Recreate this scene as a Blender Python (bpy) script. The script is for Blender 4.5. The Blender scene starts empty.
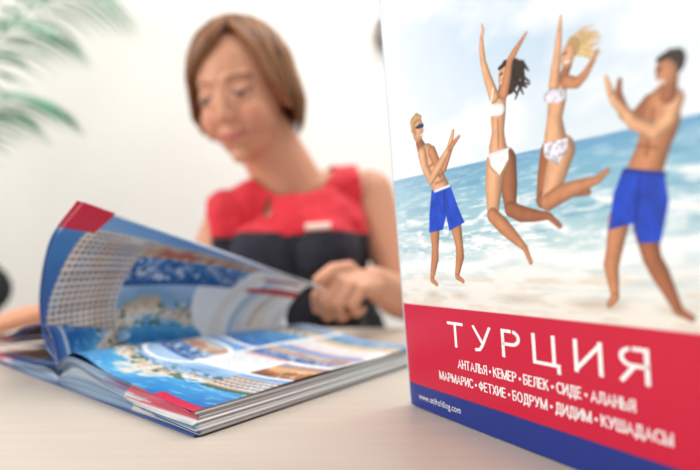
import bpy, math, random
import numpy as np
from mathutils import Vector, Matrix
from mathutils.bvhtree import BVHTree
random.seed(3); rng=np.random.RandomState(5)
S=bpy.context.scene
TZ=.75
S.view_settings.view_transform='Standard'
def link(o): S.collection.objects.link(o); return o
def srgb(c):
    c=np.asarray(c,float)/255.
    return np.where(c<=.04045,c/12.92,((c+.055)/1.055)**2.4)
# ---------------------------------------------------------------- materials
def mat(name,col,rough=.5,var=.06,scale=20,bump=0,stretch=(1,1,1),sheen=0,spec=.5):
    m=bpy.data.materials.new(name);m.use_nodes=True;nt=m.node_tree;b=nt.nodes['Principled BSDF']
    tc=nt.nodes.new('ShaderNodeTexCoord');mp=nt.nodes.new('ShaderNodeMapping');mp.inputs['Scale'].default_value=stretch
    nz=nt.nodes.new('ShaderNodeTexNoise');nz.inputs['Scale'].default_value=scale;nz.inputs['Detail'].default_value=5
    cr=nt.nodes.new('ShaderNodeValToRGB')
    c=np.array(srgb(col));lo=c*(1-var);hi=np.clip(c*(1+var),0,1)
    cr.color_ramp.elements[0].position=.3;cr.color_ramp.elements[0].color=tuple(lo)+(1,)
    cr.color_ramp.elements[1].position=.7;cr.color_ramp.elements[1].color=tuple(hi)+(1,)
    L=nt.links.new
    L(tc.outputs['Object'],mp.inputs['Vector']);L(mp.outputs['Vector'],nz.inputs['Vector']);L(nz.outputs['Fac'],cr.inputs['Fac']);L(cr.outputs['Color'],b.inputs['Base Color'])
    b.inputs['Roughness'].default_value=rough;b.inputs['Specular IOR Level'].default_value=spec
    if bump:
        bp=nt.nodes.new('ShaderNodeBump');bp.inputs['Strength'].default_value=bump;bp.inputs['Distance'].default_value=.002
        L(nz.outputs['Fac'],bp.inputs['Height']);L(bp.outputs['Normal'],b.inputs['Normal'])
    if sheen: b.inputs['Sheen Weight'].default_value=sheen
    return m
def vmat(name,rough=.35,var=.04,scale=60,sss=0,spec=.5):
    m=bpy.data.materials.new(name);m.use_nodes=True;nt=m.node_tree;b=nt.nodes['Principled BSDF'];L=nt.links.new
    at=nt.nodes.new('ShaderNodeAttribute');at.attribute_name='Col'
    tc=nt.nodes.new('ShaderNodeTexCoord');nz=nt.nodes.new('ShaderNodeTexNoise');nz.inputs['Scale'].default_value=scale
    mr=nt.nodes.new('ShaderNodeMapRange');mr.inputs['To Min'].default_value=1-var;mr.inputs['To Max'].default_value=1+var
    mx=nt.nodes.new('ShaderNodeVectorMath');mx.operation='SCALE'
    L(tc.outputs['Object'],nz.inputs['Vector']);L(nz.outputs['Fac'],mr.inputs['Value']);L(at.outputs['Color'],mx.inputs[0]);L(mr.outputs['Result'],mx.inputs['Scale'])
    L(mx.outputs['Vector'],b.inputs['Base Color']);b.inputs['Roughness'].default_value=rough;b.inputs['Specular IOR Level'].default_value=spec
    if sss:
        b.inputs['Subsurface Weight'].default_value=sss;b.inputs['Subsurface Radius'].default_value=(.02,.008,.004);b.inputs['Subsurface Scale'].default_value=.25
    return m
# ---------------------------------------------------------------- mesh helpers
def mk(name,v,f,m=None,smooth=True,parent=None,cols=None):
    me=bpy.data.meshes.new(name);me.from_pydata([tuple(map(float,p)) for p in v],[],[tuple(map(int,q)) for q in f]);me.update()
    if smooth: me.polygons.foreach_set('use_smooth',[True]*len(me.polygons))
    if cols is not None: setcol(me,cols)
    o=link(bpy.data.objects.new(name,me))
    if m: me.materials.append(m)
    if parent: par(o,parent)
    return o
def par(o,p):
    bpy.context.view_layer.update()
    o.parent=p;o.matrix_parent_inverse=p.matrix_world.inverted()
def setcol(me,cols):
    a=me.color_attributes.new(name='Col',type='FLOAT_COLOR',domain='POINT')
    c=np.ones((len(me.vertices),4));c[:,:3]=srgb(np.clip(cols,0,255));a.data.foreach_set('color',c.ravel())
def empty(name,loc,label,cat):
    o=link(bpy.data.objects.new(name,None));o.location=loc;o.empty_display_size=.05;o['label']=label;o['category']=cat;return o
def top(o,label,cat): o['label']=label;o['category']=cat
class P:
    def __init__(s): s.v=[];s.f=[]
    def add(s,v,f):
        n=len(s.v);s.v+=[tuple(p) for p in v];s.f+=[tuple(i+n for i in q) for q in f]
def rings(rg,n,close=True):
    f=[]
    for i in range(len(rg)-1):
        for j in range(n):
            a=i*n+j;b=i*n+(j+1)%n;f.append((a,b,b+n,a+n))
    if close: f.append(tuple(range(n-1,-1,-1)));k=(len(rg)-1)*n;f.append(tuple(range(k,k+n)))
    return f
def seg(p0,p1,r0,r1,n=16):
    p0=np.array(p0,float);p1=np.array(p1,float);d=p1-p0;L=np.linalg.norm(d);d=d/max(L,1e-9)
    a=np.cross(d,[0,0,1.] if abs(d[2])<.9 else [1.,0,0]);a/=np.linalg.norm(a);b=np.cross(d,a)
    R=[]
    for t in np.linspace(-88,0,6): R.append((p0+d*r0*math.sin(math.radians(t)),r0*math.cos(math.radians(t))))
    for t in np.linspace(0,88,6): R.append((p1+d*r1*math.sin(math.radians(t)),r1*math.cos(math.radians(t))))
    v=[]
    for c,r in R:
        for j in range(n):
            th=2*math.pi*j/n;v.append(c+r*(a*math.cos(th)+b*math.sin(th)))
    return v,rings(R,n)
def ell(c,r,R=None,n=20,k=12):
    v=[];q=[]
    for i in range(k):
        ph=math.radians(-88+176*i/(k-1));q.append(0)
        for j in range(n):
            th=2*math.pi*j/n;p=np.array([r[0]*math.cos(ph)*math.cos(th),r[1]*math.cos(ph)*math.sin(th),r[2]*math.sin(ph)])
            if R is not None: p=R@p
            v.append(p+np.array(c))
    return v,rings(q,n)
def tube(pts,rad,n=8):
    pts=[np.array(p,float) for p in pts];v=[]
    for i,p in enumerate(pts):
        d=pts[min(i+1,len(pts)-1)]-pts[max(i-1,0)];d/=np.linalg.norm(d)+1e-9
        a=np.cross(d,[0,0,1.] if abs(d[2])<.95 else [1.,0,0]);a/=np.linalg.norm(a);b=np.cross(d,a)
        for j in range(n):
            th=2*math.pi*j/n;v.append(p+rad[i]*(a*math.cos(th)+b*math.sin(th)))
    return v,rings(pts,n)
def box(name,lo,hi,m,parent=None,bev=.003):
    x0,y0,z0=lo;x1,y1,z1=hi
    v=[(x0,y0,z0),(x1,y0,z0),(x1,y1,z0),(x0,y1,z0),(x0,y0,z1),(x1,y0,z1),(x1,y1,z1),(x0,y1,z1)]
    f=[(3,2,1,0),(4,5,6,7),(0,1,5,4),(1,2,6,5),(2,3,7,6),(3,0,4,7)]
    o=mk(name,v,f,m,False,parent)
    if bev:
        b=o.modifiers.new('bevel','BEVEL');b.width=bev;b.segments=3
    return o
def grid(name,fn,nu,nv,m,parent=None,paint=None,umax=1,vmax=1):
    u=np.linspace(0,umax,nu);v=np.linspace(0,vmax,nv);U,V=np.meshgrid(u,v)
    X=fn(U,V).reshape(-1,3)
    me=bpy.data.meshes.new(name);idx=np.arange(nu*nv).reshape(nv,nu)
    q=np.stack([idx[:-1,:-1],idx[:-1,1:],idx[1:,1:],idx[1:,:-1]],-1).reshape(-1,4)
    me.vertices.add(len(X));me.vertices.foreach_set('co',X.ravel().astype(np.float32))
    me.loops.add(q.size);me.loops.foreach_set('vertex_index',q.ravel().astype(np.int32))
    me.polygons.add(len(q));me.polygons.foreach_set('loop_start',np.arange(0,q.size,4,dtype=np.int32))
    me.update(calc_edges=True);me.validate()
    me.polygons.foreach_set('use_smooth',[True]*len(me.polygons))
    if paint is not None: setcol(me,paint(U,V).reshape(-1,3))
    me.materials.append(m);o=link(bpy.data.objects.new(name,me))
    if parent: par(o,parent)
    return o
# ---------------------------------------------------------------- print painting (in page millimetres)
def vn(x,y,seed):
    r=np.random.RandomState(seed).rand(64,64)
    xi=np.floor(x).astype(int);yi=np.floor(y).astype(int);fx=x-xi;fy=y-yi;fx=fx*fx*(3-2*fx);fy=fy*fy*(3-2*fy)
    g=lambda a,b:r[a%64,b%64]
    return (g(xi,yi)*(1-fx)+g(xi+1,yi)*fx)*(1-fy)+(g(xi,yi+1)*(1-fx)+g(xi+1,yi+1)*fx)*fy
def cell(x,y,seed):
    r=np.random.RandomState(seed).rand(64,64);return r[np.floor(x).astype(int)%64,np.floor(y).astype(int)%64]
def fbm(x,y,seed,o=4):
    s=0;a=.5
    for i in range(o): s=s+a*vn(x*2**i,y*2**i,seed+i);a/=2
    return s/(1-.5**o)
def mixc(A,B,t):
    t=np.clip(np.asarray(t),0,1)[...,None];return A*(1-t)+np.asarray(B,float)*t
def ramp(t,xs,cs):
    cs=np.array(cs,float);return np.stack([np.interp(t,xs,cs[:,i]) for i in range(3)],-1)
def mixc2(A,B,t): t=t[...,None];return A*(1-t)+B*t
def stroke(C,U,V,pts,col,shade=.28,aa=.5):
    best=np.full(U.shape,9e9);prof=np.zeros(U.shape);side=np.zeros(U.shape);g=1.04 if shade>.2 else 1
    for (x0,y0,r0),(x1,y1,r1) in zip(pts[:-1],pts[1:]):
        dx,dy=x1-x0,y1-y0;t=np.clip(((U-x0)*dx+(V-y0)*dy)/(dx*dx+dy*dy+1e-9),0,1)
        cx=U-x0-t*dx;cy=V-y0-t*dy
        d=np.hypot(cx,cy);r=(r0+(r1-r0)*t)*g;s=d-r
        k=s<best;best=np.where(k,s,best);prof=np.where(k,d/r,prof);side=np.where(k,cx/r,side)
    sh=1-shade*np.clip(prof,0,1)**2-.14*np.clip(side,-1,1)
    if shade>.2: sh=sh*(.94+.12*fbm(U/3.2,V/4.5,63,2))
    return mixc2(C,np.array(col,float)*sh[...,None],np.clip(.5-best/aa,0,1))
def poly(C,U,V,pts,col,aa=.5,shade=.15):
    n=len(pts);inside=np.zeros(U.shape,bool);dm=np.full(U.shape,9e9)
    for i in range(n):
        x0,y0=pts[i];x1,y1=pts[(i+1)%n]
        c=((y0>V)!=(y1>V));xx=(x1-x0)*(V-y0)/((y1-y0) if y1!=y0 else 1e-9)+x0
        inside^=(c&(U<xx))
        dx,dy=x1-x0,y1-y0;t=np.clip(((U-x0)*dx+(V-y0)*dy)/(dx*dx+dy*dy),0,1);dm=np.minimum(dm,np.hypot(U-x0-t*dx,V-y0-t*dy))
    s=np.where(inside,-dm,dm);sh=1-shade+shade*2*fbm(U*.35,V*.18,77,2)
    return mixc2(C,np.array(col,float)*sh[...,None],np.clip(.5-s/aa,0,1))
def ellp(C,U,V,c,r,col,ang=0,shade=.25):
    ca,sa=math.cos(math.radians(ang)),math.sin(math.radians(ang))
    x=(U-c[0])*ca+(V-c[1])*sa;y=-(U-c[0])*sa+(V-c[1])*ca
    q=np.hypot(x/r[0],y/r[1]);s=(q-1)*min(r)
    return mixc2(C,np.array(col,float)*(1-shade*np.clip(q,0,1)**2-.08*np.clip(x/r[0],-1,1))[...,None],np.clip(.5-s/.5,0,1))
def cover_paint(U,V):
    U=U*1000;V=V*1000
    cl=fbm(U/55,V/28,1)
    sky=ramp(V,[150,180,220,300],[(224,236,243),(205,223,238),(182,208,234),(166,199,230)])
    sky=mixc(sky,(247,250,252),np.clip(1.15-U/115,0,1)*.75)
    sky=mixc(sky,(250,251,252),np.clip((cl-.46)*3.5,0,1)*.85)
    hz=153.5-.022*U
    w=fbm(U/26,V/3.2,9);w2=fbm(U/9,V/1.6,12)
    sea=ramp(V-hz+152,[80,96,110,126,144,152],[(226,232,228),(208,226,226),(184,214,220),(154,198,214),(126,180,208),(106,162,202)])
    sea=mixc(sea,(98,154,184),np.clip((.5-w)*2.2,0,.45))
    sea=mixc(sea,(246,250,250),np.clip((w2-.48)*4.5,0,1)*np.clip((150-V)/40+.15,0,1)*.92)
    sea=mixc(sea,(232,241,243),np.clip(1-U/90,0,1)*.4)
    shore=90+.045*U+6*(fbm(U/30,U*0+.3,21)-.5)+2*np.sin(U/14)
    sand=ramp(V,[68,80,95],[(238,232,221),(243,239,232),(246,246,243)])
    sand=mixc(sand,(216,203,182),np.clip((fbm(U/20,V/4,31)-.5)*3,0,.5))
    sand=mixc(sand,(206,222,224),np.clip((fbm(U/26,V/3,37)-.5)*4,0,.5)*np.clip((V-74)/8,0,1))
    C=mixc2(sky,sea,np.clip((hz-V)/.9,0,1))
    C=mixc(C,(250,252,251),np.exp(-((V-shore-3)/5)**2)*.95)
    C=mixc(C,(248,251,251),np.exp(-((V-shore-16-3*np.sin(U/9))/2.6)**2)*np.clip((fbm(U/12,V/5,44)-.35)*5,0,1))
    C=mixc(C,(248,251,251),np.exp(-((V-shore-30-2*np.sin(U/7))/1.6)**2)*np.clip((fbm(U/10,V/5,46)-.4)*5,0,1))
    C=mixc2(C,sand,np.clip((shore-V)/5,0,1))
    for (x,r) in ((107,12),(148,10),(37,7),(62,7),(162,7),(189,8)): # reflections on wet sand
        C=mixc(C,(176,156,136),np.exp(-((U-x)/r)**2-((V-78)/2.2)**2)*.4)
    sk=(206,140,100);sk2=(232,176,134);dk=(170,106,72);df=(146,88,60)
    # boy clapping
    C=stroke(C,U,V,[(43,119,4.8),(42,106,3.2),(41,100,3.5),(36.5,88,1.9)],sk);C=stroke(C,U,V,[(36.5,86.5,1.8),(41,84,1.2)],sk)
    C=stroke(C,U,V,[(63,120,4.8),(65,107,3.2),(65,101,3.4),(61,90,1.8)],sk);C=stroke(C,U,V,[(61,89,1.7),(66,86.5,1.2)],sk)
    C=stroke(C,U,V,[(34,172,3.4),(37,166,5)],dk)
    C=stroke(C,U,V,[(41,162.5,7.4),(46,153,7.8),(50,145,7),(52,141,7.6)],sk2)
    C=stroke(C,U,V,[(47,158,.6),(52,148,.5)],df,0,1.8);C=stroke(C,U,V,[(42,156,.4),(50,158,.5)],df,0,1.8);C=stroke(C,U,V,[(48,149,.3),(55,150,.3)],df,0,1.8);C=stroke(C,U,V,[(47,145,.3),(55,146,.3)],df,0,1.8)
    C=poly(C,U,V,[(43,142),(46,140),(58,142),(61,142),(66,130),(71,120),(57,116),(55,125),(51,117),(37,116),(39,128)],(30,74,196))
    C=stroke(C,U,V,[(46,140.5,.8),(60,142,.8)],(225,230,240),0);C=stroke(C,U,V,[(55,140,.4),(54,127,.6)],(20,50,140),0,1.2)
    C=stroke(C,U,V,[(46,164,3.8),(50,157,3.1),(56,153,2.7),(64,163,1.7)],sk);C=stroke(C,U,V,[(36,165,4.2),(38,156,3.4),(43,148,3),(52,155,2.8),(62,163,1.8)],sk2)
    C=stroke(C,U,V,[(62,163,2),(65,168,1.6),(67,172,1)],sk2);C=stroke(C,U,V,[(63,163,1.8),(68,166,1.4),(72,168,.8)],sk)
    C=ellp(C,U,V,(33.5,180),(5.6,7.4),sk2,-8);C=stroke(C,U,V,[(28,181,1.6),(28.5,186,2.4),(33,188,2.4),(37,187,1.2)],(206,160,98));C=ellp(C,U,V,(30.6,179),(1,1.7),sk,0)
    C=stroke(C,U,V,[(31,181.8,.4),(35.5,181.8,1.4),(38.8,181.6,1.1)],(30,45,90),0);C=stroke(C,U,V,[(36,176,.5),(38,176.8,.5)],(240,235,230),0);C=stroke(C,U,V,[(38.6,179.6,.6),(39.4,178.8,.6)],sk2,0)
    # dark haired woman
    C=stroke(C,U,V,[(106,148,7),(107,136,5.6),(107,124,3.8)],dk);C=stroke(C,U,V,[(107,124,3.8),(114,121,4),(122,119.5,3),(131,118.5,1.7)],dk);C=stroke(C,U,V,[(131,118.5,1.7),(137,113.5,1.3)],dk)
    C=stroke(C,U,V,[(99,148,7.2),(96,136,5.8),(94,122,3.9)],sk2);C=stroke(C,U,V,[(94,122,3.9),(101,116,4.2),(108,110,3.2),(115,104,1.7)],sk);C=stroke(C,U,V,[(115,104,1.7),(118,97,1.2)],sk)
    C=stroke(C,U,V,[(104,179,5),(103,173,5.2),(102,164,4.2),(101,156,6),(101.5,150,7.2)],sk2)
    C=stroke(C,U,V,[(102.5,170,.4),(101.5,156,.4)],dk,0,1.5)
    C=ellp(C,U,V,(114,188),(5.6,8.5),(44,30,27),-25,.1)
    for q in range(16):
        a=q/15;C=stroke(C,U,V,[(110+5*a,196-6*a,1.4),(117+5*math.sin(q*2.1),193-9*a,1.2),(120+5*math.sin(q*1.3),190-12*a-3*math.cos(q),.4)],(38+12*(q%3),26+6*(q%3),24),0)
    C=stroke(C,U,V,[(106,182,2.4),(108,187,2.4)],dk)
    C=ellp(C,U,V,(109,190),(3.9,5.8),sk2,-15);C=stroke(C,U,V,[(106.3,191.3,.5),(107.8,191.5,.5)],(60,40,35),0);C=stroke(C,U,V,[(106.8,187.2,.5),(109,187.2,.6)],(250,245,242),0);C=stroke(C,U,V,[(106,194.5,.9),(110,195.5,1.2)],(44,30,27),0)
    C=stroke(C,U,V,[(101,182,3.3),(97.5,192,2.7),(95,201,2),(94.5,208,1.8),(95,214,1.1)],sk2);C=stroke(C,U,V,[(95,214,1.2),(96.5,217,1),(96,220,.5)],sk2)
    C=stroke(C,U,V,[(108,182,3.2),(111,189,2.6),(113.5,196,2),(117,199,1.8),(121,202,1.1)],sk);C=stroke(C,U,V,[(121,202,1.1),(125,205,.6)],sk)
    C=stroke(C,U,V,[(99.5,175.5,3.1),(105,174.5,2.9)],(250,250,248),.1);C=stroke(C,U,V,[(98,178,.5),(101,186,.5)],(240,240,238),0)
    C=poly(C,U,V,[(93.8,154),(108.2,154),(108,149),(101,142),(95,148)],(250,250,248));C=stroke(C,U,V,[(94,153,.7),(108.5,154,.7)],(232,232,236),0)
    # fair haired woman
    C=stroke(C,U,V,[(135,147,6.4),(131,137,5),(128,127,3.6)],dk);C=stroke(C,U,V,[(128,126,3.6),(136,128,3.8),(145,128.5,2.7),(153,127,1.6)],dk)
    C=stroke(C,U,V,[(141,147,6.8),(136,136,5.6),(131,125,3.9)],sk2);C=stroke(C,U,V,[(131,125,3.9),(139,128,4.1),(149,130,3),(158,131.5,1.7)],sk);C=stroke(C,U,V,[(158,131.5,1.7),(163,134.5,1.1)],sk)
    C=stroke(C,U,V,[(141,176,4.6),(140,170,4.9),(138,162,4.1),(137.5,155,5.6),(137.5,150,6.7)],sk2)
    for q in range(24):
        a=q/23;t=((q*7)%5)*.7;C=stroke(C,U,V,[(149,193-6*a,1.1),(154+1.1*t,194-9*a+1.6*math.sin(q*1.7),.7),(158+2.1*t,193-12*a+2.6*math.sin(q*2.3),.2)],(206+8*(q%4),172+9*(q%4),118+12*(q%3)),.1)
    C=ellp(C,U,V,(150,189.5),(3.6,4.2),(206,170,112),10,.15)
    C=stroke(C,U,V,[(144,178,2.2),(147,183,2.2)],dk);C=ellp(C,U,V,(147.5,187),(3.6,5.3),sk2,-20);C=stroke(C,U,V,[(145,188,.4),(146.8,188.4,.4)],(80,55,45),0);C=stroke(C,U,V,[(145.6,184.4,.5),(147.6,184.3,.5)],(250,240,240),0)
    C=stroke(C,U,V,[(139,177,3),(140.5,184,2.5),(142,190,1.9),(143,195,1.7),(144,200,1.1)],sk2);C=stroke(C,U,V,[(144,200,1.1),(145,205,.5)],sk2)
    C=stroke(C,U,V,[(146,176,2.8),(151,174,2.3),(155,176,1.9),(159,180,1.2)],sk);C=stroke(C,U,V,[(159,180,1.2),(162,184,.7)],sk)
    pat=(224-50*(vn(U/1.5,V/1.5,91)>.55))[...,None]*np.array((1.,.98,1.03))
    T0=C.copy();C=stroke(C,U,V,[(136,172.5,3),(142,171,3)],(255,255,255),.05);C=np.where((np.abs(C-T0).sum(-1)>4)[...,None],C*pat/255*1.05,C)
    T0=C.copy();C=poly(C,U,V,[(130.5,152),(144.5,152),(144,147.5),(138,141),(131,146)],(255,255,255));C=np.where((np.abs(C-T0).sum(-1)>4)[...,None],C*pat/255*1.05,C)
    # dark haired man, both arms held forward
    C=stroke(C,U,V,[(167,114,4.8),(164,102,3.6),(162,95,3.4),(163,83,1.9)],sk);C=stroke(C,U,V,[(163,82,1.8),(160,78.5,1.3)],sk)
    C=stroke(C,U,V,[(178,110,5),(180,98,3.7),(183,92,3.7),(189,79,1.9)],dk);C=stroke(C,U,V,[(189,78,1.8),(194,75.5,1.3)],dk)
    C=stroke(C,U,V,[(183,157,3.4),(176,152,2.8),(172,156,2.4),(170,164,1.6)],dk);C=stroke(C,U,V,[(170,164,1.7),(171,169,1)],dk)
    C=stroke(C,U,V,[(188,155.5,6.4),(186.5,149,7.2),(183,140,6.3),(179,132,7.2)],sk)
    C=stroke(C,U,V,[(184,154,.5),(180,138,.5)],df,0,2);C=stroke(C,U,V,[(179,149,.6),(188,147,.6)],df,0,2);C=stroke(C,U,V,[(177,142,.4),(184,140,.4)],df,0,2)
    C=poly(C,U,V,[(170,134),(187,129),(188,119),(184,104),(175,104),(173,112),(162,110),(165,124)],(30,70,190));C=stroke(C,U,V,[(171,133.5,.8),(187,129.5,.8)],(24,50,140),0);C=stroke(C,U,V,[(177,130,.5),(174,113,.6)],(20,48,138),0,1.4)
    C=stroke(C,U,V,[(192,156,3.7),(190,150,3.2),(184,146,2.9),(176,151,2.6),(168,162,1.8),(166.5,166,1.4)],sk2);C=stroke(C,U,V,[(166.5,166,1.5),(165,172,.9)],sk2)
    C=stroke(C,U,V,[(190,158,3),(191,164,3)],dk)
    C=ellp(C,U,V,(193,169),(4,4.8),(46,34,30),-20,.1);C=ellp(C,U,V,(189.7,166.6),(4.1,5.7),sk,8)
    C=stroke(C,U,V,[(187.2,171.8,1.1),(191.6,172.6,1.6),(194.4,169.5,1.5)],(44,32,28),0);C=stroke(C,U,V,[(186.2,168,.5),(187.8,168.2,.5)],(50,34,30),0);C=stroke(C,U,V,[(186.4,163.8,.5),(188.4,163.4,.6)],(245,240,238),0)
    red=np.array((206,22,60.));blue=np.array((28,52,136.))
    C=mixc2(C,np.broadcast_to(red,C.shape),np.clip((70-V)/.5+.5,0,1))
    C=mixc2(C,np.broadcast_to(blue,C.shape),np.clip((16-V)/.5+.5,0,1))
    return np.clip(C,0,255)
def photo(C,U,V,x0,y0,x1,y1,kind,seed):
    M=np.clip(np.minimum(np.minimum(U-x0,x1-U),np.minimum(V-y0,y1-V))/.8+.5,0,1)
    u=(U-x0)/(x1-x0);v=(V-y0)/(y1-y0);n=fbm(U/18,V/18,seed);n2=fbm(U/4,V/4,seed+7);n3=fbm(U/9,V/3,seed+17)
    if kind=='pool':
        D=ramp(v+.35*(n-.5)+.12*np.sin(u*5+seed),[0,.5,.54,.72,.8,1],[(22,104,180),(76,164,216),(232,224,208),(196,172,142),(120,165,205),(175,205,232)])
        D=mixc(D,(150,206,234),np.clip((n3-.58)*5,0,.6)*(v<.5));s=(vn(U/3.4,V/2.4,seed+3)>.66)&(v>.5)&(v<.75);D=mixc(D,(240,240,240),s*.8);s=(vn(U/4.4,V/3.4,seed+13)>.7)&(v>.5)&(v<.8);D=mixc(D,(60,96,66),s*.8)
    elif kind=='harbour':
        D=ramp(v+.10*(n-.5),[0,.35,.42,.66,.72,1],[(28,84,150),(66,128,192),(196,170,140),(222,200,172),(128,174,220),(100,156,214)])
        bl=cell(U/6,V*0+3,seed);hh=.48+.22*bl;s=(v>.38)&(v<hh);D=np.where(s[...,None],mixc(np.ones(C.shape)*np.array((226,198,164.)),(196,120,84),cell(U/6,V*0+9,seed+2)),D)
        s&=((U%2.0)<.9)&((V%2.6)<1.3);D=mixc(D,(80,78,96),s*.7)
        sp=np.clip((vn(U/1.8,V/5.2,seed+3)-.60)*8,0,1)*(v<.42)*(v>.06);D=mixc(D,(246,246,246),sp*.85)
        D=mixc(D,(30,50,90),np.clip((n3-.58)*6,0,.6)*(v<.4))
    elif kind=='hotel':
        D=ramp(v,[0,.12,.16,.84,.86,1],[(60,96,66),(96,116,84),(206,184,156),(220,204,182),(130,176,222),(104,160,218)])
        bk=cell(U/15,V/40,seed);body=(v>.16)&(v<.84)
        D=np.where(body[...,None],mixc(mixc(np.ones(C.shape)*np.array((240,228,208.)),(206,170,136),bk),(150,170,200),cell(U/15,V/40,seed+5)*.5),D)
        win=((U%5.2)<2.6)&((V%6.6)<3.6)&body;D=mixc(D,(58,76,116),win*.8);D=mixc(D,(250,246,240),(((V%6.6)>5.2)&body)*.8)
    elif kind=='sea':
        D=ramp(v+.12*(n-.5),[0,.3,.36,.6,.64,1],[(225,205,170),(210,185,150),(80,170,205),(35,110,178),(160,194,226),(100,158,218)]);D=mixc(D,(245,248,248),np.clip((n3-.58)*6,0,1)*(v<.6)*(v>.25))
    elif kind=='sunset':
        D=ramp(v+.4*(n-.5),[0,.4,.5,.7,1],[(120,72,52),(205,128,76),(240,194,132),(208,156,124),(120,124,164)]);bl=(vn(U/3,V/2,seed+2)>.6)&(v<.5);D=mixc(D,(70,50,44),bl*.6);D=mixc(D,(250,226,180),np.clip((n2-.62)*6,0,1))
    elif kind=='blue': D=ramp(v+.3*(n-.5),[0,1],[(28,66,140),(76,136,200)])
    elif kind=='room':
        D=ramp(v+.5*(n-.5),[0,.3,.5,.7,1],[(160,80,64),(205,170,140),(240,230,215),(190,152,120),(228,218,205)]);D=mixc(D,(190,36,52),np.clip((n2-.62)*7,0,1))
    elif kind=='red': D=ramp(v,[0,1],[(216,32,66),(208,28,60)])
    else:
        D=np.ones(C.shape)*248.;ln=(np.sin(V*2.0)>0)&(vn(U/2.2,np.floor(V/3.14)*3.3,seed)>.25)&(u<.93);D=mixc(D,(130,134,142),ln*.4)
    return mixc2(C,D,M)
def page_right(U,V): # U across from the spine, V along the spine, mm
    U=U*1000;V=V*1000;C=np.ones(U.shape+(3,))*249
    W=V+9*np.sin(U/45)
    for a in [(0,-12,200,80,'pool',31),(0,80,92,150,'harbour',3),(96,86,146,132,'text',6),(150,84,196,128,'sunset',14),(98,138,192,186,'harbour',27),(100,192,190,222,'text',18),(6,156,92,290,'pool',19),(100,228,196,295,'sea',9)]:
        C=photo(C,U,W,*a)
    r=np.hypot((U-60),(W-98)*1.1);C=mixc(C,(252,252,252),((r>40)&(r<45))*1.0)
    C=photo(C,U,W,150,36,196,78,'hotel',5)
    C=stroke(C,U,W,[(98,134,1.6),(146,135,1.6)],(206,28,50),.1,1);C=stroke(C,U,W,[(104,189,1.6),(188,189,1.6)],(206,28,50),.1,1)
    C=photo(C,U,V,150,0,197,9,'red',3)
    return np.clip(C,0,255)
def page_leaf(U,V): # U along the spine, V from spine to free edge
    U=U*1000;V=V*1000;C=np.ones(U.shape+(3,))*250
    W=U+9*np.sin(V/38)-4
    for a in [(-12,0,7,172,'blue',11),(7,20,68,200,'hotel',1),(68,104,200,200,'harbour',4),(68,-10,150,104,'pool',3),(200,136,300,200,'text',15)]:
        C=photo(C,W,V,*a)
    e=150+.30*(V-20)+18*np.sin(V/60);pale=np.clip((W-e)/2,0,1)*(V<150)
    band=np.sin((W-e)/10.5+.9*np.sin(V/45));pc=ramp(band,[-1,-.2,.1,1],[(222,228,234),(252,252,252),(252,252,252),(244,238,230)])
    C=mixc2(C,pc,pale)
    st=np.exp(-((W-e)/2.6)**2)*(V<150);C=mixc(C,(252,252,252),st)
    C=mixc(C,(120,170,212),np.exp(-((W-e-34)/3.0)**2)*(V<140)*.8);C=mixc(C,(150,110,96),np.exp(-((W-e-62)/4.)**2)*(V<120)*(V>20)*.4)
    C=stroke(C,W,V,[(92,146,3),(110,150,4),(122,148,3)],(214,84,60),.2,3);C=stroke(C,W,V,[(140,166,3),(152,170,4)],(226,120,60),.2,3)
    C=stroke(C,W,V,[(216,104,4),(250,110,7),(290,112,8)],(206,26,42),.2,3);C=stroke(C,W,V,[(222,132,3),(262,140,4)],(206,26,42),.2,3)
    C=photo(C,U,V,0,167,26,201,'red',3)
    e=V>196.5;C=mixc(C,(252,252,252),e*(U>26))
    return np.clip(C,0,255)
def page_left(U,V):
    U=U*1000;V=V*1000;C=np.ones(U.shape+(3,))*242
    for a in [(0,0,196,10,'blue',11),(8,12,90,70,'pool',21),(94,12,190,70,'room',22),(8,74,90,140,'text',23),(94,74,190,140,'hotel',24),(8,144,190,280,'sea',25)]: C=photo(C,U,V,*a)
    C=photo(C,U,V,150,0,196,8,'red',3)
    return C
def page_fan(U,V): return page_left(V,U)
# ---------------------------------------------------------------- room
wallm=mat('wall_paint',(247,243,237),.9,.01,3,.05)
def plane(name,v,m):
    o=mk(name,v,[(0,1,2,3)],m,False);o['kind']='structure';return o
plane('wall_back',[(-2.2,2.1,0),(2.4,2.1,0),(2.4,2.1,2.8),(-2.2,2.1,2.8)],wallm)
plane('wall_left',[(-2.2,-1.8,0),(-2.2,2.1,0),(-2.2,2.1,2.8),(-2.2,-1.8,2.8)],wallm)
plane('floor',[(-2.2,-1.8,0),(2.4,-1.8,0),(2.4,2.1,0),(-2.2,2.1,0)],mat('floor_laminate',(150,130,112),.5,.1,6,.05,(1,8,1)))
b=box('baseboard_back',(-2.2,2.085,0),(2.4,2.0995,.08),mat('baseboard_paint',(240,238,232),.5,.02));b['kind']='structure'
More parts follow.
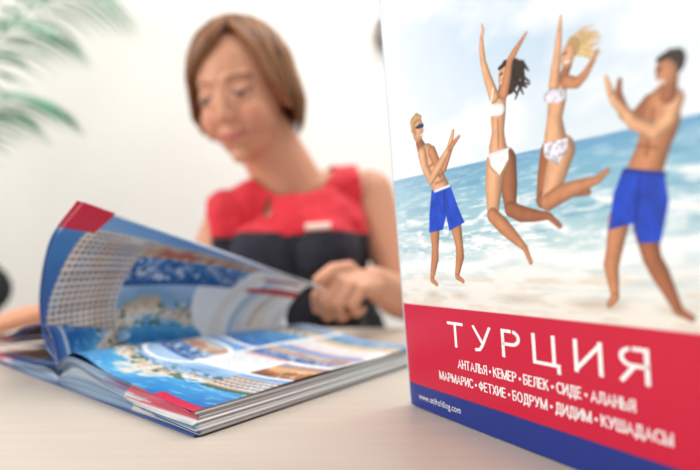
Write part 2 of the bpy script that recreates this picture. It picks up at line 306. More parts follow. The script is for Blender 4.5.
# round wall clock
ck=empty('wall_clock',(.178,2.1,1.745),'small round wall clock with dark brown wooden rim','clock')
def disc(r0,r1,y0,y1,n=48):
    v=[]
    for r,y in((r0,y1),(r0,y0),(r1,y0),(r1,y1)):
        v+=[(.178+r*math.cos(t*2*math.pi/n),y,1.745+r*math.sin(t*2*math.pi/n)) for t in range(n)]
    return v,[(k*n+j,k*n+(j+1)%n,((k+1)%4)*n+(j+1)%n,((k+1)%4)*n+j) for k in range(4) for j in range(n)]
v,f=disc(.060,.082,2.066,2.099);mk('clock_rim',v,f,mat('dark_walnut',(92,66,52),.45,.12,30),True,ck)
mk('clock_face',[(.178+.062*math.cos(t*math.pi/24),2.082,1.745+.062*math.sin(t*math.pi/24)) for t in range(48)],[tuple(range(48))],mat('clock_dial',(238,234,226),.5,.02),False,ck)
for a,L in((60,.034),(-40,.050)):
    a=math.radians(a);q=P();q.add(*seg((.178,2.079,1.745),(.178+L*math.sin(a),2.079,1.745+L*math.cos(a)),.0018,.0012,8));mk('clock_hand',q.v,q.f,mat('hand_black',(25,25,25),.5,.02),True,ck)
# ---------------------------------------------------------------- table
desk=empty('desk',(0,.3,0),'pale beige wood-grain laminate office desk','desk')
wood=mat('pale_wood',(199,186,172),.42,.045,9,.03,(1.2,14,1.2),spec=.35)
box('desk_top',(-1.0,-.25,TZ-.028),(.9,.857,TZ),wood,desk,.002)
for x in(-.93,.83):
    for y in(-.19,.79): box('leg',(x-.025,y-.025,0),(x+.025,y+.025,TZ-.0281),mat('leg_metal',(150,150,152),.35,.03),desk)
# ---------------------------------------------------------------- magazine
D0=np.array([-.234,.439,0.]);Wv=np.array([.741,-.672,0]);Sv=np.array([.541,.841,0]);LB=.285;WA=.195
def mp(a,b,z): return D0+np.multiply.outer(a,Wv)+np.multiply.outer(b,Sv)+np.multiply.outer(z+TZ,np.array([0,0,1.]))
mag=empty('magazine',tuple(D0+[0,0,TZ]),'thick glossy travel catalogue lying open with pages lifted and curling','magazine')
pm=vmat('printed_page',.3,.03,spec=.5);em=vmat('page_edges',.6,.05)
def htop(a): return np.interp(a,[0,.004,.014,.03,.05,.08,.12,.16,.2],[.010,.017,.0245,.0280,.0265,.0215,.0168,.0145,.0135])
def smooth_top(a): return sum(htop(a+k*.004) for k in range(-3,4))/7
wig=lambda a,b:.0008*np.sin(a*60+b*9)+.0006*np.sin(b*34+a*20)
grid('open_page',lambda U,V:mp(U,V,smooth_top(U)+.0010+wig(U,V)),240,320,pm,mag,page_right,.196,LB)
def block(name,fore,zt,sgn,seed):
    nl=30;per=[]
    for t in np.linspace(0,1,120): per.append((t*fore,0))
    for t in np.linspace(0,1,110)[1:]: per.append((fore,t*LB))
    for t in np.linspace(1,0,60)[1:]: per.append((t*fore,LB))
    per=np.array(per);v=[];c=[];r=np.random.RandomState(seed)
    lay=r.rand(nl)
    for k in range(nl):
        f=k/(nl-1);a=per[:,0]*(1+.04*(1-f)+.010*(r.rand()-.5));bb=per[:,1]+.0020*(r.rand()-.5)-(per[:,1]<.001)*.004*np.sin(per[:,0]*30+k*.25)*(.4+.6*f)
        z=.0014+(zt(per[:,0])-.0014)*f
        v.append(mp(a*sgn,bb,z));base=np.array((240,238,234.))*(.66+.34*lay[k])
        col=np.tile(base,(len(per),1));tt=per[:,0]/fore
        near=per[:,1]<.001
        for q,cc in (((.60,1.0),(206,40,70)),((.25,.42),(60,130,175)),((.45,.58),(228,228,230)),((.05,.2),(40,80,150))):
            s=near&(f>=q[0])&(f<=q[1])&(tt>.60+.15*np.sin(k*.7));col[s]=col[s]*.3+np.array(cc)*.7
        for q,cc in (((.0,.35),(58,112,170)),((.35,.62),(150,180,205)),((.62,1.),(70,120,180))):
            s=near&(f>=q[0])&(f<=q[1])&(tt<.60);col[s]=col[s]*.45+np.array(cc)*.55*(.7+.3*lay[k])
        c.append(col)
    v=np.concatenate(v);c=np.concatenate(c);n=len(per)
    f=[(k*n+i,k*n+i+1,(k+1)*n+i+1,(k+1)*n+i) for k in range(nl-1) for i in range(n-1)]
    return mk(name,v,f,em,True,mag,c)
block('page_block',WA,smooth_top,1,2)
zl=lambda a:np.interp(a,[0,.008,.025,.06,.2],[.008,.012,.0125,.0095,.0065])
block('page_block',WA,zl,-1,4)
grid('open_page',lambda U,V:mp(-U,V,zl(U)+.0004),120,170,pm,mag,page_left,.196,LB)
v=[];
for z in (.0003,.0013):
    for a,b in((-.2,-.002),(.2,-.002),(.2,LB+.002),(-.2,LB+.002)): v.append(mp(a,b,z))
mk('magazine_cover',v,[(3,2,1,0),(4,5,6,7),(0,1,5,4),(1,2,6,5),(2,3,7,6),(3,0,4,7)],mat('cover_blue',(44,84,150),.35,.1),False,mag)
def catm(pts,t):
    pts=np.array(pts,float);pts=np.vstack([2*pts[0]-pts[1],pts,2*pts[-1]-pts[-2]]);n=len(pts)-3
    x=np.clip(t,0,1)*n;i=np.minimum(x.astype(int),n-1);f=(x-i)[...,None]
    p0,p1,p2,p3=pts[i],pts[i+1],pts[i+2],pts[i+3]
    return .5*((2*p1)+(-p0+p2)*f+(2*p0-5*p1+4*p2-p3)*f**2+(-p0+3*p1-3*p2+p3)*f**3)
def leaf(C0,C1,paint,bulge=.006):
    def fn(U,V):
        t=V/.2;b=U/LB
        p=catm(C0,t)*(1-b[...,None])+catm(C1,t)*b[...,None]
        z=p[...,1]+bulge*np.sin(b*math.pi)*np.sin(t*3)
        return mp(p[...,0],U,z)
    o=grid('lifted_page',fn,340,250,pm,mag,paint,LB,.2)
    s=o.modifiers.new('thickness','SOLIDIFY');s.thickness=.00025;s.offset=0
    return o
for off,spread in((0,0),(.0018,.3),(.0045,.4)):
    C0=[(.002,.016),(-.028,.032),(-.038,.070),(-.012,.116),(.046,.144)]
    C1=[(.004,.018),(-.000,.036),(.014,.056),(.042,.073),(.070,.066)]
    leaf([(a-off*(1+spread*i),z+off*.3*i*spread) for i,(a,z) in enumerate(C0)],[(a-off*.6,z+off*.25*i) for i,(a,z) in enumerate(C1)],page_leaf,.011)
# loose pages of the turned half, arching up from the spine and fanning down
for h,dr in((.030,.0),(.021,.004),(.012,.008)):
    leaf([(-.001,.013),(-.028,.014+h),(-.075,.012+h*1.0),(-.130,.0095+h*.66),(-.188+dr,.0085+h*.25)],[(-.001,.013),(-.028,.014+h*.4),(-.075,.012+h*.35),(-.130,.0095+h*.2),(-.190+dr,.0085+h*.08)],page_fan,.001)
# ---------------------------------------------------------------- standing brochure
Pb=np.array([.0414,.375,TZ]);db=np.array([.467,-.884,0]);eb=np.array([-.0833,-.044,1]);eb/=np.linalg.norm(eb)
nb=np.cross(db,eb);nb/=np.linalg.norm(nb)
if nb@np.array([-.04,-.37,0])<0: nb=-nb
db2=np.array([.82,.572,0]);nb2=np.cross(db2,eb);nb2/=np.linalg.norm(nb2)
if nb2[1]>0: nb2=-nb2
bro=empty('brochure',tuple(Pb),'glossy travel brochure standing half open, beach photo cover with red band','brochure')
cm=vmat('cover_print',.3,.02,spec=.4)
def bp(u,v,n): return Pb+np.multiply.outer(u,db)+np.multiply.outer(v,eb)+np.multiply.outer(n,nb)
bend=lambda u:-.0012*np.exp(-u/.006)
z0=.0008
grid('front_cover',lambda U,V:bp(U,V+z0,bend(U)+0*V),461,649,cm,bro,cover_paint,.21,.297)
def slab(name,o,d,n,t0,t1,u0,u1,m):
    v=[]
    for t in(t0,t1):
        for a,b in((u0,z0),(u1,z0),(u1,z0+.2965),(u0,z0+.2965)): v.append(o+d*a+eb*b+n*t)
    return mk(name,v,[(3,2,1,0),(4,5,6,7),(0,1,5,4),(1,2,6,5),(2,3,7,6),(3,0,4,7)],m,False,bro)
paper=mat('paper_edges',(235,232,226),.6,.08,300,.1,(1,1,.02))
slab('page_block',Pb,db,nb,-.0042,-.0018,.0015,.208,paper)
slab('page_block',Pb,db2,nb2,-.0055,-.003,.006,.208,paper)
slab('back_cover',Pb,db2,nb2,-.0066,-.0058,.006,.21,mat('back_cover_print',(205,222,232),.35,.06))
white=mat('white_ink',(252,250,250),.4,.01)
# stroke lettering (cap height 1): glyph -> (width, polylines)
def arc(cx,cy,rx,ry,a0,a1,n=14): return [(cx+rx*math.cos(math.radians(a)),cy+ry*math.sin(math.radians(a))) for a in np.linspace(a0,a1,n)]
G={'Т':(.66,[[(0,1),(.66,1)],[(.33,1),(.33,0)]]),'У':(.66,[[(0,1),(.35,.33)],[(.66,1),(.33,.22),(.22,.05),(.06,.02)]]),
'Р':(.58,[[(0,0),(0,1),(.32,1)]+arc(.32,.74,.26,.26,90,-90)+[(0,.48)]]),'Ц':(.76,[[(0,1),(0,0),(.76,0),(.76,-.2)],[(.63,0),(.63,1)]]),
'И':(.66,[[(0,1),(0,0)],[(0,.04),(.66,.96)],[(.66,1),(.66,0)]]),'Я':(.58,[[(.58,0),(.58,1),(.26,1)]+arc(.26,.74,.26,.26,90,270)+[(.58,.48)],[(.30,.48),(0,0)]]),
'А':(.74,[[(0,0),(.37,1),(.74,0)],[(.13,.32),(.61,.32)]]),'Н':(.62,[[(0,0),(0,1)],[(.62,0),(.62,1)],[(0,.52),(.62,.52)]]),
'Л':(.66,[[(0,.02),(.1,.06),(.18,.3),(.2,1),(.66,1),(.66,0)]]),'Ь':(.56,[[(0,1),(0,0),(.3,0)]+arc(.3,.27,.26,.27,-90,90)+[(0,.54)]]),
'Ы':(.80,[[(0,1),(0,0),(.26,0)]+arc(.26,.27,.24,.27,-90,90)+[(0,.54)],[(.80,0),(.80,1)]]),'К':(.60,[[(0,0),(0,1)],[(.58,1),(0,.42)],[(.22,.62),(.60,0)]]),
'Е':(.50,[[(.50,1),(0,1),(0,0),(.50,0)],[(0,.52),(.44,.52)]]),'М':(.90,[[(0,0),(0,1)],[(0,1),(.45,.02)],[(.45,.02),(.90,1)],[(.90,1),(.90,0)]]),
'Б':(.56,[[(.50,1),(0,1),(0,0),(.3,0)]+arc(.3,.28,.26,.28,-90,90)+[(0,.56)]]),'С':(.66,[arc(.42,.5,.42,.5,48,312,22)]),
'Д':(.76,[[(0,-.2),(0,0),(.76,0),(.76,-.2)],[(.1,0),(.2,.3),(.22,1),(.64,1),(.64,0)]]),'Ф':(.80,[[(.4,0),(.4,1)],arc(.4,.52,.4,.30,0,360,26)]),
'Х':(.62,[[(0,0),(.62,1)],[(0,1),(.62,0)]]),'О':(.78,[arc(.39,.5,.39,.5,0,360,28)]),'Ш':(.90,[[(0,1),(0,0),(.90,0),(.90,1)],[(.45,0),(.45,1)]])}
def strip(pts,h,sx,hx):
    # hx: half width of upright strokes, h: half width of level strokes
    pts=[np.array((p[0]*sx,p[1])) for p in pts];closed=np.linalg.norm(pts[0]-pts[-1])<1e-6;v=[];n=len(pts)
    for i,p in enumerate(pts):
        a=pts[i-1] if i>0 else (pts[-2] if closed else None);b=pts[i+1] if i<n-1 else (pts[1] if closed else None)
        d1=(p-a)/np.linalg.norm(p-a) if a is not None else None;d2=(b-p)/np.linalg.norm(b-p) if b is not None else None
        if d1 is None:d1=d2
        if d2 is None:d2=d1
        n1=np.array((-d1[1],d1[0]));n2=np.array((-d2[1],d2[0]));m=n1+n2;m=m/np.linalg.norm(m) if np.linalg.norm(m)>.2 else n1
        k=min(1/max(m@n1,.3),2.2);q=p.copy()
        if not closed:
            if i==0: q=p-d2*h
            if i==n-1: q=p+d1*h
        o=m*k*np.array((hx,h));v+=[q+o,q-o]
    return v,[(2*i,2*i+2,2*i+3,2*i+1) for i in range(n-1)]
def lettering(name,body,u0,u1,vb,cap,wt,gap,space):
    adv=0
    for ch in body: adv+=space if ch==' ' else (.30 if ch=='•' else G[ch][0])+gap
    adv-=gap;sx=(u1-u0)/cap/adv;q=P();x=0;h=wt/2;kk=0
    for ch in body:
        if ch==' ': x+=space;continue
        if ch=='•':
            c=arc(0,0,.15,.15,0,342,20);q.add([((x+.15)*sx+p[0],.45+p[1],kk) for p in c],[tuple(range(20))]);x+=.30+gap;continue
        w_,ls=G[ch]
        for l in ls:
            l=[(p[0]+x,h+(p[1])*(1-2*h) if p[1]>=0 else p[1]+h) for p in l]
            v,f=strip(l,h,sx,h*1.25);kk=(kk+1)%4
            q.add([(p[0],min(max(p[1],-.22),1),kk) for p in v],f)
        x+=w_+gap
    A=np.array(q.v);X=bp(u0+A[:,0]*cap,vb+z0+A[:,1]*cap,.00012+.000004*A[:,2])
    mk(name,X,q.f,white,False,bro)
lettering('title_lettering','ТУРЦИЯ',.0490,.1755,.0466,.0152,.115,.52,.4)
lettering('resort_names_lettering','АНТАЛЬЯ • КЕМЕР • БЕЛЕК • СИДЕ • АЛАНЬЯ',.056,.169,.0343,.0055,.125,.28,.28)
lettering('resort_names_lettering','МАРМАРИС • ФЕТХИЕ • БОДРУМ • ДИДИМ • КУШАДАСЫ',.037,.184,.0243,.0055,.125,.28,.28)
def text(name,body,u0,u1,vb,cap):
    cu=bpy.data.curves.new(name,'FONT');cu.body='h';cu.size=1
    o=link(bpy.data.objects.new(name,cu))
    def dims():
        bpy.context.view_layer.update();me=bpy.data.meshes.new_from_object(o.evaluated_get(bpy.context.evaluated_depsgraph_get()));c=np.empty(len(me.vertices)*3);me.vertices.foreach_get('co',c);c=c.reshape(-1,3);return me,c
    _,c=dims();s=cap/c[:,1].max();cu.body=body;cu.space_character=1.1
    me,c=dims();x0=c[:,0].min();x1=c[:,0].max()
    sx=(u1-u0)/(x1-x0);u=u0+(c[:,0]-x0)*sx;v=vb+c[:,1]*s
    X=bp(u,v+z0,np.full(len(u),.00015)+bend(u));fs=[tuple(p.vertices) for p in me.polygons]
    bpy.data.objects.remove(o);mk(name,X,fs,white,False,bro)
text('web_address_lettering','www.otiholding.com',.012,.055,.0064,.0040)
# ---------------------------------------------------------------- woman
Hc=np.array([-.176,.905,TZ+.379])
Rx=lambda a:np.array(Matrix.Rotation(math.radians(a),3,'X'));Ry=lambda a:np.array(Matrix.Rotation(math.radians(a),3,'Y'));Rz=lambda a:np.array(Matrix.Rotation(math.radians(a),3,'Z'))
HS=.97
HR=Ry(-8)@Rz(-16)@Rx(17)
def H(p): return HR@(np.array(p,float)*HS)+Hc
B=P();T=lambda x,y,z:np.array([x,y,z+TZ])
def he(c,r): B.add(*ell(H(c),tuple(HS*k for k in r),HR))
def hs(a,b,r0,r1): B.add(*seg(H(a),H(b),r0*HS,r1*HS))
he((0,.010,.03),(.073,.092,.083));he((0,-.026,-.012),(.062,.064,.078));he((0,-.033,-.060),(.044,.050,.042));he((0,-.073,-.091),(.017,.013,.013))
for s in(-1,1):
    he((s*.032,-.054,-.032),(.028,.032,.032));hs((s*.010,-.078,.026),(s*.038,-.066,.027),.0100,.0095)
    he((s*.031,-.074,.005),(.0160,.012,.0125));he((s*.009,-.094,-.029),(.0072,.0085,.0065));he((s*.076,.0,-.005),(.009,.018,.030))
hs((0,-.080,.018),(0,-.099,-.024),.0065,.0085)
hs((-.013,-.084,-.0565),(.013,-.084,-.0565),.0045,.0045);hs((-.009,-.085,-.0640),(.009,-.085,-.0640),.0052,.0052);he((0,-.075,-.058),(.030,.015,.020))
NB=T(-.095,.985,.225);SR=T(-.205,.950,.180);SL=T(.035,1.0,.230)
B.add(*seg(H((0,.020,-.050)),NB,.053,.059));B.add(*seg(NB,T(-.09,.995,.15),.062,.08))
B.add(*seg(NB+[-.01,0,-.005],SR,.052,.042));B.add(*seg(NB+[.01,.005,-.005],SL,.052,.042))
tilt=Ry(-9)
B.add(*ell(T(-.088,.985,.145),(.128,.085,.10),tilt));B.add(*ell(T(-.088,.99,.06),(.118,.082,.12),tilt))
B.add(*ell(T(-.150,.925,.110),(.056,.050,.056)));B.add(*ell(T(-.045,.938,.125),(.056,.050,.056)))
B.add(*ell(T(-.085,1.01,-.04),(.110,.085,.13)));B.add(*ell(T(-.08,1.03,-.19),(.165,.12,.11)))
for x in(-.165,.01):
    B.add(*seg(T(x,1.0,-.21),T(x-.01,.62,-.215),.082,.058));B.add(*seg(T(x-.01,.62,-.22),T(x-.01,.66,-.655),.055,.036));B.add(*seg(T(x-.01,.68,-.70),T(x-.01,.53,-.715),.036,.028))
EL=T(.098,.952,.035);WL=T(.032,.738,.076);ER=T(-.262,.905,.040);WR=T(-.405,.785,.034)
def arm(a,b,c):
    B.add(*seg(a,a+(b-a)*.5,.045,.039));B.add(*seg(a+(b-a)*.5,b,.039,.033));m=b+(c-b)*.3
    B.add(*seg(b,m,.033,.035));B.add(*seg(m,c,.035,.0215))
arm(SL,EL,WL);arm(SR,ER,WR)
def hand(w,fwd,up,side,curls,thumb,k=1):
    fwd=np.array(fwd,float);fwd/=np.linalg.norm(fwd);up=np.array(up,float);up-=fwd*(up@fwd);up/=np.linalg.norm(up)
    sd=np.cross(fwd,up)
    if sd@np.array(side)<0: sd=-sd
    R=np.stack([sd,fwd,up],1)
    B.add(*seg(w,w+fwd*.02,.0205,.018));B.add(*ell(w+fwd*.046*k,(.033*k,.044*k,.0140),R))
    for i,(o,L,ph) in enumerate(zip([.0275,.0095,-.0085,-.026],[.084,.088,.084,.076],[(.042,.026,.020),(.046,.030,.021),(.042,.028,.020),(.033,.021,.018)])):
        p=w+(fwd*L+sd*o)*k;B.add(*seg(w+fwd*.015+sd*o*.5,p,.0110,.0088));r=.0080 if i<3 else .0070;ang=0
        for l,c in zip(ph,curls[i]):
            l*=k;ang+=math.radians(c);q=p+(fwd*math.cos(ang)-up*math.sin(ang))*l;B.add(*seg(p,q,r,r-.0006));p=q;r-=.0006
    a=w+fwd*.02+sd*.018
    for q,r0,r1 in zip(thumb,(.0135,.0105,.0092),(.0110,.0094,.0078)):
        q=np.array(q,float);B.add(*seg(a,q,r0,r1));a=q
hand(WL,(-.065,-.105,-.002),(.30,-.15,1),(-1,0,.2),[(42,78,52),(50,84,56),(56,86,58),(60,86,58)],[T(-.002,.706,.094),T(-.022,.684,.092),T(-.038,.662,.080)],.82)
hand(WR,(-.085,-.03,-.012),(0,0,1),(0,-1,0),[(12,14,10),(14,16,12),(16,18,12),(18,20,14)],[T(-.435,.745,.026),T(-.46,.725,.018),T(-.483,.715,.013)])
tmp=mk('tmp',B.v,B.f)
r=tmp.modifiers.new('r','REMESH');r.mode='VOXEL';r.voxel_size=.0025;r.use_smooth_shade=True
sm=tmp.modifiers.new('s','SMOOTH');sm.factor=.5;sm.iterations=7
bpy.context.view_layer.update()
bm=bpy.data.meshes.new_from_object(tmp.evaluated_get(bpy.context.evaluated_depsgraph_get()));bpy.data.objects.remove(tmp)
bm.name='person';nv=len(bm.vertices);co=np.empty(nv*3);bm.vertices.foreach_get('co',co);co=co.reshape(-1,3)
no=np.empty(nv*3);bm.vertices.foreach_get('normal',no);no=no.reshape(-1,3)
hl=((co-Hc)@HR)/HS
x,y,z=hl[:,0],hl[:,1],hl[:,2];front=(y<-.04)&(np.abs(z)<.13)
col=np.tile(np.array((211,152,121.)),(nv,1))
def pm_(m,c,k): 
    k=(np.clip(k,0,1)*m)[:,None];col[:]=col*(1-k)+np.array(c)*k
ax=np.abs(x)
pm_(front,(210,124,104),np.exp(-((ax-.04)/.02)**2-((z+.032)/.018)**2)*.4)
pm_(front,(186,98,90),np.clip(1.5-np.hypot(x/.021,(z+.0595-.14*ax)/.0060),0,.5)*1.5)
pm_(front,(122,62,56),np.exp(-((z+.0595-.32*ax+.003)/.0012)**2)*(ax<.026))
bz=.030-.006*((ax-.03)/.018)**2
pm_(front,(100,66,48),np.exp(-((z-bz)/.0026)**2)*((ax>.014)&(ax<.048))*.9)
lz=-.004+.005*((ax-.031)/.015)**2
pm_(front,(240,232,226),np.exp(-((z-.001)/.0030)**2)*((ax>.020)&(ax<.042))*.55)
pm_(front,(64,44,36),np.exp(-((z-.000)/.0034)**2-((ax-.031)/.0048)**2))
pm_(front,(50,34,30),np.exp(-((z-lz-.0075)/.0022)**2)*((ax>.016)&(ax<.047)))
pm_(front,(190,132,108),np.exp(-((z-.016)/.006)**2-((ax-.031)/.016)**2)*.5)
setcol(bm,col);bm.materials.clear();bm.materials.append(vmat('skin',.5,.03,40,.15,.3))
per=link(bpy.data.objects.new('person',bm))
top(per,'woman with brown bob in sleeveless red top turning magazine pages','person')
pl=np.array([p.vertices[:] for p in bm.polygons])
zz=co[:,2]-TZ
tor=(co[:,1]>.855)&(zz>-.30)&(np.linalg.norm(hl-np.array([0,-.01,0]),axis=1)>.148)
tor&=((co-T(.022,.99,.2))@np.array([1,.1,.12])<0)
tor&=((co-T(-.238,.95,.17))@np.array([-1,-.1,-.12])<0)
tor&=~((zz<.09)&(co[:,0]<-.215+.0))
tor&=(np.linalg.norm((co-T(-.104,.962,.274))/np.array([.072,.080,.062]),axis=1)>1)
key=(np.hypot((co[:,0]+.137)/.0055,(zz-.193)/.016)<1)
tor&=~(key&(co[:,1]<.95))
fold=bpy.data.textures.new('fabric_folds','CLOUDS');fold.noise_scale=.045
def garment(name,mask,off,m,label):
    f=pl[mask[pl].all(1)];u,inv=np.unique(f,return_inverse=True)
    o=mk(name,co[u]+no[u]*off,inv.reshape(-1,4),m,True,per);o['label']=label
    s=o.modifiers.new('smooth','SMOOTH');s.factor=.5;s.iterations=10
    s=o.modifiers.new('folds','DISPLACE');s.texture=fold;s.texture_coords='LOCAL';s.strength=.014;s.mid_level=.3
    s=o.modifiers.new('thickness','SOLIDIFY');s.thickness=.002;s.offset=0
    return o
split=.150+(co[:,0]+.1)*.04
garment('bodice',tor&(zz>split-.004),.0055,mat('red_cloth',(220,30,48),.75,.06,200,.15,sheen=.2),'red sleeveless bodice')
garment('dress_skirt',tor&(zz<=split),.0055,mat('navy_cloth',(27,27,42),.8,.08,200,.15,sheen=.12),'black dress lower half')
bvh=BVHTree.FromPolygons([tuple(p) for p in co+no*.0145],[tuple(q) for q in pl])
def onbody(x,zr): 
    h=bvh.ray_cast(Vector((x,.6,TZ+zr)),Vector((0,1,0)));return np.array(h[0])
g=[]
for i in range(9):
    for s in(-1,1):
        xx=-.073+.042*i/8;g.append(onbody(xx,.163+(xx+.05)*.06+s*.0055)+np.array([0,-.001,0]))
bd=mk('name_badge',g,[(2*i,2*i+2,2*i+3,2*i+1) for i in range(8)],mat('badge_white',(228,200,184),.4,.03),True,per);bd['label']='small pale name badge'
s=bd.modifiers.new('thickness','SOLIDIFY');s.thickness=.0015
# hair
TX=[-180,-100,-74,-62,-52,-42,-30,-16,0,18,32,44,56,68,80,100,180]
TY=[-.072,-.052,-.036,-.006,.034,.068,.090,.100,.106,.106,.098,.078,.038,-.014,-.040,-.050,-.072]
HC=np.array([0,.016,.030]);HRX,HRY,HRZ=.082,.099,.093
def hpp(th,ph,off,drop=0):
    t=math.radians(th);ph=math.radians(ph)
    if drop<=0: return H(HC+np.array([(HRX+off)*math.sin(ph)*math.sin(t),-(HRY+off)*math.sin(ph)*math.cos(t),(HRZ+off)*math.cos(ph)]))
    k=drop/.11;fc=1+.10*math.sin(min(k,1)*math.pi*.8)-.34*max(0,k-.5)
    return H(HC+np.array([(HRX*fc+off)*math.sin(t),-(HRY*fc+off)*math.cos(t),-drop]))
def hp(th,s,off):
    ze=float(np.interp(th,TX,TY))
    if ze>HC[2]: return hpp(th,min(s,1.02)*math.degrees(math.acos(min(1,(ze-HC[2])/HRZ))),off)
    l2=HC[2]-ze;d=s*(.145+l2)
    return hpp(th,min(d/.145,1)*90,off,max(0,d-.145))
Hh=P();cols=[]
ns=26;nt=120
for k,off in((0,0.),(1,-.008)):
    v=[]
    for i in range(ns):
        for j in range(nt):
            th=-180+360*j/nt;s=.02+.93*i/(ns-1);v.append(hp(th,s,off+(.0022*math.sin(th*.55+2*math.sin(th*.09)) if k==0 else 0)))
    f=[(i*nt+j,i*nt+(j+1)%nt,(i+1)*nt+(j+1)%nt,(i+1)*nt+j) for i in range(ns-1) for j in range(nt)]
    f.append(tuple(range(nt-1,-1,-1)));Hh.add(v,f);cols+=[(114,76,48)]*len(v)
def lock(pts,r0):
    n=len(pts);rad=[(r0*(1-.75*i/(n-1))+.0004)*(.3 if i==0 else 1) for i in range(n)]
    v,f=tube(pts,rad,6);Hh.add(v,f);w=random.random();cc=np.array((84,50,32))*(1-w)+np.array((186,132,86))*w;cols.extend([tuple(cc)]*len(v))
for q in range(700):
    th=random.uniform(-180,180);s0=random.uniform(.02,.5);o0=random.uniform(.0005,.008);dth=random.uniform(-11,11);e=random.uniform(.84,1.10)
    lock([hp(max(-180,min(180,th+dth*(i/11)**.8)),s0+(e-s0)*i/11,o0*(1-.3*i/11)) for i in range(12)],.0038)
for q in range(170):
    a=random.random();j=random.uniform(-3,3);e=random.uniform(.78,1.05);o0=random.uniform(.001,.009);t_=np.linspace(0,e,14)
    th=np.interp(t_,[0,.3,.6,.85,1.05],[24+j,8-8*a,-20-12*a,-46-11*a,-64-9*a]);ph=np.interp(t_,[0,.3,.6,.85,1.05],[14+6*a,38+12*(1-a),57+12*(1-a),77+7*(1-a),90])
    dp=np.interp(t_,[0,.92,1.05],[0,0,.06])
    lock([hpp(th[i],ph[i],o0,dp[i] if ph[i]>87 else 0) for i in range(14)],.0042)
for q in range(90):
    a=random.random();j=random.uniform(-3,3);e=random.uniform(.85,1.05);o0=random.uniform(.001,.008);t_=np.linspace(0,e,12)
    th=np.interp(t_,[0,.4,.8,1.05],[24+j,34+8*a,51+8*a,63+10*a]);ph=np.interp(t_,[0,.4,.75,1.05],[14,44,76,90]);dp=np.interp(t_,[0,.75,1.05],[0,0,.04+.04*a])
    lock([hpp(th[i],min(ph[i],90) if dp[i]<=0 else 90,o0,dp[i]) for i in range(12)],.0042)
hr=mk('hair',Hh.v,Hh.f,vmat('brown_hair',.5,.15,90,0,.35),True,per,np.array(cols,float));hr['label']='short side-swept brown bob'
# her chair (hidden below the desk edge)
blk=mat('black_upholstery',(28,28,30),.7,.1,80,.1)
def chair(name,x,y,rot,seat_z,b0,b1,bw,label):
    e=empty(name,(x,y,0),label,'chair');ca,sa=math.cos(rot),math.sin(rot)
    q=P();v,f=ell((0,0,seat_z),(.23,.22,.035),None,28,12);q.add(v,f)
    def put(nm,v,f,m):
        v=[(x+p[0]*ca-p[1]*sa,y+p[0]*sa+p[1]*ca,p[2]) for p in v];return mk(nm,v,f,m,True,e)
    put('seat',q.v,q.f,blk)
    q=P();q.add(*ell((0,.235,(b0+b1)/2),(bw,.025,(b1-b0)/2),None,28,14));put('backrest',q.v,q.f,blk)
    q=P();q.add(*tube([(0,.05,seat_z-.03),(0,.2,seat_z-.04),(0,.262,seat_z+.05),(0,.262,(b0+b1)/2)],[.015]*4,10));put('back_support',q.v,q.f,blk)
    q=P();q.add(*tube([(0,0,.07),(0,0,seat_z-.02)],[.025,.022],14));put('gas_column',q.v,q.f,mat('column_grey',(90,90,92),.3,.05))
    for i in range(5):
        a=i*2*math.pi/5+.3;q=P();q.add(*seg((0,0,.075),(.24*math.cos(a),.24*math.sin(a),.06),.02,.014,10));q.add(*seg((.24*math.cos(a),.24*math.sin(a)-.008,.026),(.24*math.cos(a),.24*math.sin(a)+.008,.026),.025,.025,12));put('castor_arm',q.v,q.f,blk)
chair('office_chair',-.085,1.02,0,.405,.56,.82,.17,'black office chair the woman sits on')
chair('office_chair',-1.125,1.28,math.radians(20),.45,.66,.91,.24,'empty black office chair standing near the wall')
# ---------------------------------------------------------------- palm
px,py=-1.42,1.60
pl_=empty('potted_palm',(px,py,0),'feathery green palm in a white pot','plant')
R=[(.10,0),(.13,.01),(.15,.28),(.162,.30),(.162,.32),(.145,.32),(.14,.29)]
v=[(px+r*math.cos(t*math.pi/16),py+r*math.sin(t*math.pi/16),h) for r,h in R for t in range(32)]
mk('plant_pot',v,rings(R,32,False)+[tuple(range(31,-1,-1))],mat('pot_white',(225,222,215),.4,.03),True,pl_)
mk('soil',[(px+.141*math.cos(t*math.pi/16),py+.141*math.sin(t*math.pi/16),.295) for t in range(32)],[tuple(range(32))],mat('soil_dark',(60,45,35),.95,.3,60,.5),True,pl_)
green=mat('palm_green',(104,168,134),.5,.22,9)
fr=[(0.68,.05,1.76),(.60,-.12,1.60),(.56,.2,1.92),(.30,.3,1.98),(.52,.02,1.44),(.58,-.3,1.34),(-.45,.1,1.7),(-.3,-.3,1.8),(-.42,.25,1.6),(.05,-.45,1.7)]
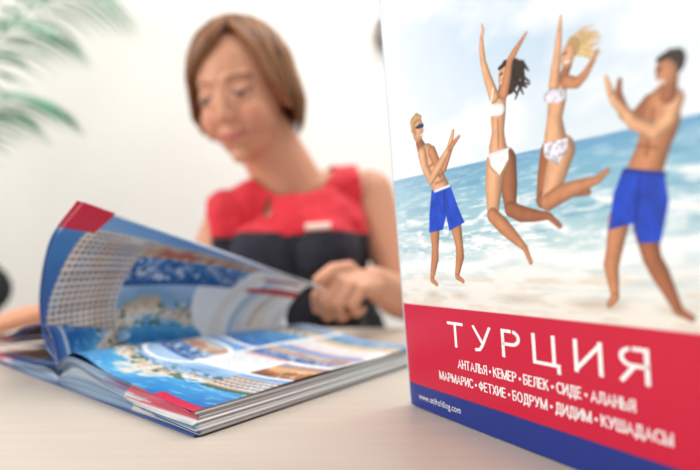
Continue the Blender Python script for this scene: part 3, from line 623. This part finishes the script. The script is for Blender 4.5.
for i,(dx,dy,h) in enumerate(fr):
    b0=np.array([px+random.uniform(-.04,.04),py+random.uniform(-.04,.04),.29]);tip=np.array([px+dx,py+dy,h-.10]);mid=np.array([px+dx*.30,py+dy*.30,h+.02])
    q=P();pts=[b0*(1-t)**2+2*mid*t*(1-t)+tip*t*t for t in np.linspace(0,1,24)];q.add(*tube(pts,list(np.linspace(.006,.0015,24)),8))
    for k in range(9,24):
        p=pts[k];d=pts[min(k+1,23)]-pts[k-1];d/=np.linalg.norm(d);sd=np.cross(d,[0,0,1]);sd/=np.linalg.norm(sd);t=(k-9)/14
        L=.24*(math.sin(.5+2.3*t))*.9+.04
        for s in(-1,1):
            v=[];n=8
            for j in range(n+1):
                u=j/n;c=p+L*u*(sd*s*.6+d*.75)+np.array([0,0,-.6*L*u*u+.05*u*L]);w=.0080*math.sin(math.pi*min(.98,u*.9+.08))
                v+= [c+d*w,c-d*w+np.array([0,0,.003])]
            q.add(v,[(2*j,2*j+1,2*j+3,2*j+2) for j in range(n)])
    mk('frond',q.v,q.f,green,True,pl_)
# ---------------------------------------------------------------- light and camera
w=bpy.data.worlds.new('world');S.world=w;w.use_nodes=True;bg=w.node_tree.nodes['Background'];bg.inputs[0].default_value=(.98,.985,1,1);bg.inputs[1].default_value=.60
def area(name,loc,tgt,size,power,col):
    l=bpy.data.lights.new(name,'AREA');l.shape='RECTANGLE';l.size=size[0];l.size_y=size[1];l.energy=power;l.color=col
    o=link(bpy.data.objects.new(name,l));o.location=loc;o.rotation_euler=(Vector(tgt)-Vector(loc)).to_track_quat('-Z','Y').to_euler();return o
area('window_light',(-2.1,.1,1.8),(-.1,1.0,.9),(1.4,1.4),54,(.99,.995,1))
area('overhead_fill',(.5,1.0,2.7),(0,1.2,.8),(2.0,1.2),38,(1,.985,.96))  # unseen fill added overhead to brighten the back wall and the woman
c=bpy.data.cameras.new('camera');co_=link(bpy.data.objects.new('camera',c));S.camera=co_
co_.location=(0,0,TZ+.0945);co_.rotation_euler=(math.pi/2,0,0);c.lens=28;c.sensor_width=36;c.shift_y=33/700;c.clip_start=.01
c.dof.use_dof=True;c.dof.focus_distance=.31;c.dof.aperture_fstop=3.6
